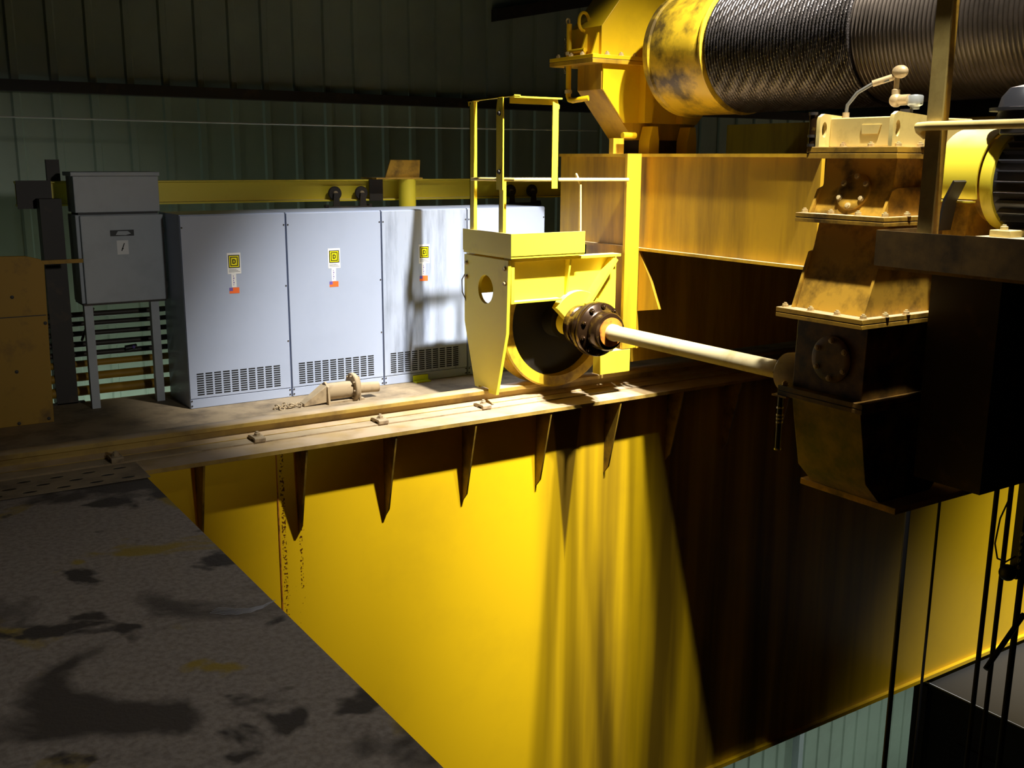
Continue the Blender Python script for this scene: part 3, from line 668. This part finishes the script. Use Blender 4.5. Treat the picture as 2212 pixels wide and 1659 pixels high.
# round covers on the end faces
def cover(c, nrm, r_, m):
    k = MB().lathe([(r_, 0), (r_, 0.014), (r_*0.93, 0.018), (r_*0.7, 0.018)], c, nrm, 40).build('end_cover', m, t)
    d_, u_, v_ = MB.frame(nrm)
    for i in range(6):
        a = i*PI/3-PI/2
        q = Vector(c)+d_*0.018+(u_*math.cos(a)+v_*math.sin(a))*r_*0.8
        MB().bolt(q, d_, 0.011, 0.009, False).build('bolt', 'nut', k)
cover((4.262, 3.42, 1.565), (-0.93, 0, 0.37), 0.095, 'yellow_grimy')
cover((4.163, 3.40, 0.74), (-1, 0, 0.0), 0.12, 'shaded_oily_case')
for z, xe in ((0.979, 4.075), (1.457, 4.175), (1.783, 4.23)):
    for by in (3.175, 3.33, 3.495, 3.662):
        MB().bolt((xe+0.012, by, z), (0, 0, 1), 0.0135, 0.014).build('bolt', 'nut', t)
    for bx in (xe+0.16, xe+0.32):
        MB().bolt((bx, 3.163, z), (0, 0, 1), 0.0135, 0.014).build('bolt', 'nut', t)
MB().bolt((4.125, 3.665, 0.561), (0, 0, 1), 0.0135, 0.014).build('bolt', 'nut', t)
# top cover with lifting lugs
tc_ = MB().box(4.285, 4.86, 3.21, 3.62, 1.784, 1.925).build('top_cover', 'yellow_pale', t, bevel=0.006)
MB().prism('x', [(3.325, 1.845), (3.42, 1.845), (3.425, 1.888), (3.31, 1.888)], 4.279, 4.285).build('name_plate', 'yellow_pale', tc_)
for yy in (3.188, 3.62):
    slot = [(4.245+0.018*math.cos(a*PI/10), 1.868+0.038*math.sin(a*PI/10)) for a in range(20)]
    MB().holed('y', [(4.21, 1.784), (4.88, 1.784), (4.88, 1.90), (4.40, 1.935), (4.24, 1.945)]+[(4.215, 1.93), (4.21, 1.915)], [slot], yy, yy+0.022).build('lifting_lug', 'yellow_pale', tc_)
sg = MB().cyl((4.22, 3.675, 1.785), (4.22, 3.675, 1.955), 0.018).build('sight_tube', 'oily', t)
for z in (1.785, 1.83, 1.94): MB().cyl((4.22, 3.675, z), (4.22, 3.675, z+0.014), 0.023).build('tube_collar', 'dark', sg)
# sight glass hanging low on the far corner
sg = MB().cyl((4.16, 3.72, 0.20), (4.16, 3.72, 0.50), 0.014).build('sight_tube', 'black', t)
for z in (0.19, 0.34, 0.36, 0.38, 0.42): MB().cyl((4.16, 3.72, z), (4.16, 3.72, z+0.009), 0.018).build('tube_collar', 'chrome', sg)
MB().box(4.09, 4.16, 3.62, 3.72, 0.50, 0.509).build('corner_pad', 'yellow_grimy', t)

# breather, hose and filler on top of the reducer
t = thing('breather_assembly', 'brass breather pipe with hose and chrome cap on the reducer', 'breather', (4.470, 3.32, 1.925))
MB().lathe([(0.05, 0), (0.05, 0.014), (0.03, 0.014), (0.03, 0.04)], (4.490, 3.33, 1.925), (0, 0, 1)).build('base_flange', 'dark', t)
MB().lathe([(0.0, 0), (0.026, 0.0), (0.026, 0.05), (0.0, 0.055)], (4.490, 3.37, 2.01), (0, -1, 0)).ball((4.490, 3.395, 2.01), 0.034).build('elbow', 'brass', t)
MB().lathe([(0.02, 0), (0.02, 0.03), (0.013, 0.035), (0.013, 0.09)], (4.490, 3.40, 2.03), (0, 0, 1)).build('riser', 'brass', t)
MB().ball((4.490, 3.385, 2.145), 0.034, 20, (0.85, 1.3, 0.95)).build('street_elbow', 'brass', t)
MB().lathe([(0.022, 0), (0.022, 0.012), (0.036, 0.02), (0.038, 0.026), (0.038, 0.06), (0.034, 0.066), (0.01, 0.07)], (4.510, 3.30, 1.965), (0, 0, 1)).build('cap', 'chrome', t)
h = [(4.470, 3.43, 2.11), (4.430, 3.50, 2.09), (4.400, 3.56, 2.05), (4.380, 3.60, 1.99), (4.380, 3.605, 1.935)]
MB().tube(h, 0.009, 10).build('hose', 'hose', t)
MB().cyl((4.490, 3.41, 2.125), (4.435, 3.50, 2.092), 0.016).build('hose_fitting', 'brass', t)
MB().cyl((4.380, 3.605, 1.925), (4.380, 3.605, 1.955), 0.017).build('hose_fitting', 'brass', t)

# ------------------------------------------------------------------ motor platform
t = thing('motor_platform', 'dark kick plate platform with flat post and pipe rail beside the motor', 'platform', (4.6, 2.4, 1.24))
MB().box(4.0, 5.2, 1.2, 3.06, 1.235, 1.25).build('floor_plate', 'yellow_grimy', t)
MB().box(3.99, 4.0, 2.625, 3.065, 1.25, 1.41).build('kick_plate', 'kick', t)
MB().box(3.988, 3.998, 1.2, 2.621, 1.25, 1.413).build('kick_plate', 'kick', t)
MB().box(4.0, 4.40, 3.06, 3.07, 1.25, 1.41).build('kick_plate', 'kick', t)
MB().box(4.0, 4.012, 2.79, 2.862, 1.25, 2.62).build('post', 'post', t)
MB().box(4.012, 4.05, 2.79, 2.80, 1.25, 2.62).build('post_lip', 'yellow_grimy', t)
MB().tube([(4.06, 2.90, 1.825), (4.03, 2.915, 1.85), (4.0, 2.90, 1.862), (3.99, 2.84, 1.864), (3.985, 2.6, 1.864), (3.985, 1.2, 1.862)], 0.019, 12).build('mid_rail', 'yellow_pale', t)
MB().tube([(3.99, 2.9, 2.62), (3.99, 1.2, 2.62)], 0.019, 12).build('top_rail', 'yellow_pale', t)
MB().box(4.02, 4.07, 1.6, 1.64, 1.25, 2.62).build('post', 'yellow_grimy', t)
MB().box(4.46, 5.16, 2.72, 3.085, 0.16, 1.235).build('support_box', 'dark', t)

# motor with guard
t = thing('electric_motor', 'black finned electric motor with a yellow brake guard', 'motor', (4.56, 2.5, 1.42))
MA = (4.56, 0.09, 1.63)
MB().lathe([(0.205, 2.05), (0.205, 2.66)], MA, (0, 1, 0), 48).build('frame', 'motor', t)
fn = MB()
for k in range(30):
    a = 2*PI*k/30
    ca, sa = math.cos(a), math.sin(a)
    q = [(0.2, -0.004), (0.232, -0.003), (0.232, 0.003), (0.2, 0.004)]
    fn.prism('y', [(4.56+r_*ca-w_*sa, 1.63+r_*sa+w_*ca) for r_, w_ in q], 2.19, 2.73)
fn.build('fins', 'motor', t)
MB().lathe([(0.20, 2.66), (0.215, 2.665), (0.222, 2.68), (0.222, 2.715), (0.2, 2.72)], MA, (0, 1, 0), 48).build('end_bell', 'yellow_bright', t)
gp = [(4.56+0.236*math.cos(math.radians(a)), 1.63+0.236*math.sin(math.radians(a))) for a in range(0, 206, 8)]+[(4.56+0.228*math.cos(math.radians(a)), 1.63+0.228*math.sin(math.radians(a))) for a in range(200, -1, -8)]
MB().prism('y', gp, 2.812, 3.03).build('brake_guard', 'yellow_bright', t)
MB().box(4.295, 4.34, 2.815, 3.025, 1.535, 1.543).build('guard_lip', 'yellow_bright', t)
MB().lathe([(0.17, 2.73), (0.19, 2.75), (0.19, 2.93), (0.06, 2.95), (0.06, 3.02)], MA, (0, 1, 0), 40).build('brake_drum', 'yellow_grimy', t)
MB().prism('y', [(4.34, 1.25), (4.78, 1.25), (4.74, 1.6), (4.38, 1.6)], 2.86, 2.98).build('brake_stand', 'yellow_grimy', t)
for fy in (2.64, 2.29):
    f = MB().box(4.27, 4.85, fy-0.05, fy+0.05, 1.395, 1.425).build('foot', 'yellow_pale', t, bevel=0.004)
    MB().bolt((4.30, fy, 1.425), (0, 0, 1), 0.014, 0.014).build('bolt', 'yellow_pale', f)
MB().box(4.22, 4.9, 2.05, 2.76, 1.25, 1.37).build('bed', 'yellow_grimy', t, bevel=0.004)
MB().box(4.24, 4.88, 2.07, 2.74, 1.37, 1.395).build('shim', 'yellow_pale', t, bevel=0.004)
tb = MB().box(4.34, 4.72, 2.52, 2.74, 1.83, 1.90).build('terminal_box', 'motor', t, bevel=0.01)
MB().lathe([(0.155, 0), (0.155, 0.014), (0.12, 0.016), (0.11, 0.06), (0.08, 0.10), (0.03, 0.112)], (4.48, 2.70, 1.935), (0, 0, 1), 32).build('cap', 'motor', tb)
MB().lathe([(0.13, 0), (0.115, 0.035)], (4.48, 2.70, 1.90), (0, 0, 1), 32).build('cap_neck', 'motor', tb)
t = tag(MB().prism('x', [(2.90, 1.41), (2.912, 1.41), (2.892, 1.55), (2.85, 1.635), (2.842, 1.628), (2.88, 1.545)], 4.21, 4.30).build('guard_bracket', 'dark', origin=(4.3, 2.9, 1.41)), 'bent dark bracket standing below the brake guard', 'bracket')

# ------------------------------------------------------------------ rope drum
DX, DZ = 5.45, 2.465
t = thing('rope_drum', 'large rope drum with worn yellow end and grooved barrel', 'rope drum', (DX, 4.2, DZ))
RP = 0.0275
RB = 0.405
prof = [(0.2, 5.98), (0.40, 5.98), (0.435, 5.965), (0.44, 5.95), (0.44, 5.91), (0.428, 5.895), (0.43, 5.87), (0.432, 5.5), (0.432, 5.42), (0.425, 5.40), (0.44, 5.39), (0.44, 5.375), (RB, 5.365)]
MB().lathe(prof, (DX, 0, DZ), (0, 1, 0), 96).build('end_shell', 'drum', t)
gpf = [(RB, 5.365)]
y = 5.365
while y > 1.2:
    for k in range(6):
        a = k/6*PI
        gpf.append((RB+0.004-0.009*math.sin(a), y-RP*k/6))
    y -= RP
gpf.append((RB, y))
MB().lathe(gpf, (DX, 0, DZ), (0, 1, 0), 128).build('grooved_barrel', 'groove', t)
# the wound rope: one long tube with six strands
bm = bmesh.new()
NW, NS, NC = 43, 300, 18
y_s = 5.352
prev = None
RR = RB+0.008
for i in range(NW*NS+1):
    th = 2*PI*i/NS
    yy = y_s-RP*i/NS
    e = Vector((math.cos(th), 0, math.sin(th)))
    c = Vector((DX, yy, DZ))+e*RR
    ring = []
    tw = th*RR/0.115*2*PI
    for k in range(NC):
        a = 2*PI*k/NC
        rr = 0.0122+0.0030*math.cos(6*(a-tw))
        ring.append(bm.verts.new(c+e*(rr*math.cos(a))+Vector((0, 1, 0))*(rr*math.sin(a))))
    if prev:
        for k in range(NC): bm.faces.new((prev[k], prev[(k+1) % NC], ring[(k+1) % NC], ring[k]))
    prev = ring
mb = MB(); mb.bm.free(); mb.bm = bm
mb.build('wound_rope', 'rope', t)

# ------------------------------------------------------------------ drum pedestal
t = thing('drum_pedestal', 'yellow bolted bearing pedestal holding the end of the rope drum', 'pedestal', (5.45, 6.38, 1.757))
def sym(pr): return pr+[(2*DX-x_, z_) for x_, z_ in pr[::-1]]
MB().prism('y', sym([(4.87, 2.43), (4.87, 2.22), (5.19, 1.86)]), 6.25, 6.54).build('lower_body', 'yellow_old', t, bevel=0.003)
fc = MB().prism('y', sym([(4.875, 2.425), (4.875, 2.222), (5.085, 1.985)]), 6.235, 6.25).build('face_plate', 'yellow', t)
MB().box(5.22, 5.30, 6.16, 6.25, 1.985, 2.43).build('rib', 'yellow', t)
MB().box(5.60, 5.68, 6.16, 6.25, 1.985, 2.43).build('rib', 'yellow', t)
fl = MB().box(4.75, 6.15, 6.20, 6.74, 2.40, 2.43).build('base_flange', 'yellow_old', t, bevel=0.002)
MB().box(4.75, 6.15, 6.20, 6.74, 2.433, 2.46).build('cap_flange', 'yellow', t, bevel=0.002)
for bx in (4.90, 5.03, 5.16, 5.29):
    MB().bolt((bx, 6.225, 2.46), (0, 0, 1), 0.016, 0.016).build('bolt', 'nut', t)
for by in (6.36, 6.5, 6.66):
    MB().bolt((4.775, by, 2.46), (0, 0, 1), 0.016, 0.016).build('bolt', 'nut', t)
MB().prism('y', sym([(4.865, 2.46), (4.865, 2.665), (5.06, 2.90), (5.25, 3.0)]), 6.25, 6.62).build('upper_body', 'yellow', t, bevel=0.003)
for by in (6.28, 6.42):
    MB().prism('y', [(4.80, 2.46), (4.865, 2.46), (4.865, 2.62), (4.855, 2.62)], by, by+0.015).build('web_rib', 'yellow', t)
MB().torus((4.86, 6.46, 2.71), (-0.3, 0.9, 0), 0.065, 0.012, 24, 8).build('lifting_eye', 'yellow', t)
pp = MB().tube([(4.80, 6.56, 2.70), (4.80, 6.56, 2.18), (4.80, 6.545, 2.155), (4.80, 6.50, 2.145), (4.80, 6.42, 2.15), (4.84, 6.36, 2.16)], 0.02, 14).build('drain_pipe', 'yellow', t)
for z in (2.20, 2.43, 2.475): MB().cyl((4.80, 6.56, z), (4.80, 6.56, z+0.025), 0.028, n=8).build('pipe_nut', 'nut', pp)
MB().cyl((4.80, 6.56, 2.50), (4.80, 6.36, 2.50), 0.016).build('side_pipe', 'yellow', pp)
MB().torus((4.80, 6.575, 2.72), (1, 0, 0.2), 0.02, 0.006, 18, 6).build('pull_ring', 'nut', pp)
ch = MB()
for k in range(12): ch.torus((4.795, 6.60, 2.60-k*0.022), ((k % 2), 1-(k % 2), 0.0), 0.009, 0.003, 10, 5, 1.0)
ch.build('bead_chain', 'hose', pp)
for fx in (5.22, 5.60):
    MB().prism('y', [(fx, 1.757), (fx+0.1, 1.757), (fx+0.1, 1.85), (fx+0.085, 1.96), (fx+0.03, 1.96), (fx, 1.85)], 6.10, 6.22).build('foot', 'yellow', t, bevel=0.003)
MB().box(5.25, 5.65, 6.26, 6.52, 1.757, 1.86).build('base', 'dark', t)
MB().box(4.96, 5.06, 6.20, 6.25, 1.757, 1.87).build('side_lug', 'yellow_old', t)
MB().cyl((4.98, 6.12, 1.89), (5.10, 6.12, 1.89), 0.022).build('grease_pipe', 'yellow', t)
MB().cyl((5.45, 5.985, DZ), (5.45, 6.25, DZ), 0.14).build('journal', 'yellow', t)

# ------------------------------------------------------------------ hanging ropes, pendant, vertical motor
for (rx, rr, z0, lab) in ((5.76, 0.018, 2.0, 'thick black rope hanging below the reducer, leftmost of the ropes'), (6.10, 0.010, 0.95, 'thin black rope hanging beside the thick one below the reducer'),
                  (6.77, 0.018, 0.95, 'black rope hanging below the round brake housing, left of its pair'), (6.95, 0.018, 0.95, 'black rope hanging below the round brake housing, right of its pair'), (7.22, 0.024, 0.95, 'black rope behind the hanging pendant at the right edge')):
    tag(MB().tube([(rx, 4.0, z0), (rx, 4.0, -1.5), (rx-0.01, 4.0, -4.0), (rx-0.01, 4.0, -8.9)], rr, 10).build('hoist_rope', 'black', origin=(rx, 4.0, z0)), lab, 'rope', 'ropes hanging from the trolley')
t = thing('brake_housing', 'dark upright round housing beside the foot of the reducer', 'housing', (5.28, 3.0, 0.1))
MB().lathe([(0.08, 0), (0.11, 0.008), (0.125, 0.03), (0.125, 0.9), (0.1, 0.95)], (5.31, 3.0, 0.095), (0, 0, 1), 32).build('shell', 'dark', t)
MB().lathe([(0.13, 0), (0.13, 0.02)], (5.31, 3.0, 0.55), (0, 0, 1), 32).build('band', 'dark', t)
t = thing('limit_pendant', 'dark pendant switch with looped cord at the right edge', 'pendant', (6.81, 3.86, -0.81))
MB().tube([(6.73, 3.86, -0.53), (6.61, 3.86, -0.71), (6.58, 3.86, -0.89), (6.63, 3.86, -1.01), (6.74, 3.86, -1.06), (6.88, 3.86, -1.04)], 0.006, 8).build('cord', 'black', t)
MB().box(6.85, 6.92, 3.83, 3.89, -1.21, -0.46).build('bar', 'black', t)
MB().ball((6.78, 3.86, -1.15), 0.06).build('weight', 'black', t)
for k in range(6): MB().torus((6.84, 3.82, -0.86-k*0.05), (0, 1, 0), 0.014, 0.005, 12, 6).build('link', 'chrome', t)
MB().tube([(6.64, 3.86, -1.86), (7.06, 3.86, -1.54)], 0.02, 8).build('diagonal_arm', 'black', t)

# ------------------------------------------------------------------ operator cab under the girder
t = thing('operator_cab', 'dark cab hanging below the girder at lower right', 'crane cab', (10.6, 5.0, -6.2))
MB().box(9.25, 12.2, 3.2, 5.95, -6.2, -3.72).build('cab_shell', 'dark_cab', t, bevel=0.01)
MB().box(9.2, 12.25, 3.15, 6.0, -3.72, -3.66).build('roof', 'dark_cab', t, bevel=0.008)
MB().box(9.19, 9.2, 3.15, 6.0, -3.675, -3.66).build('roof_trim', 'grey', t)
MB().box(9.235, 9.25, 3.6, 5.6, -5.6, -4.2).build('window_pane', 'black', t)
MB().box(9.2, 9.3, 5.96, 6.12, -6.2, -3.66).build('corner_post', 'dark', t)
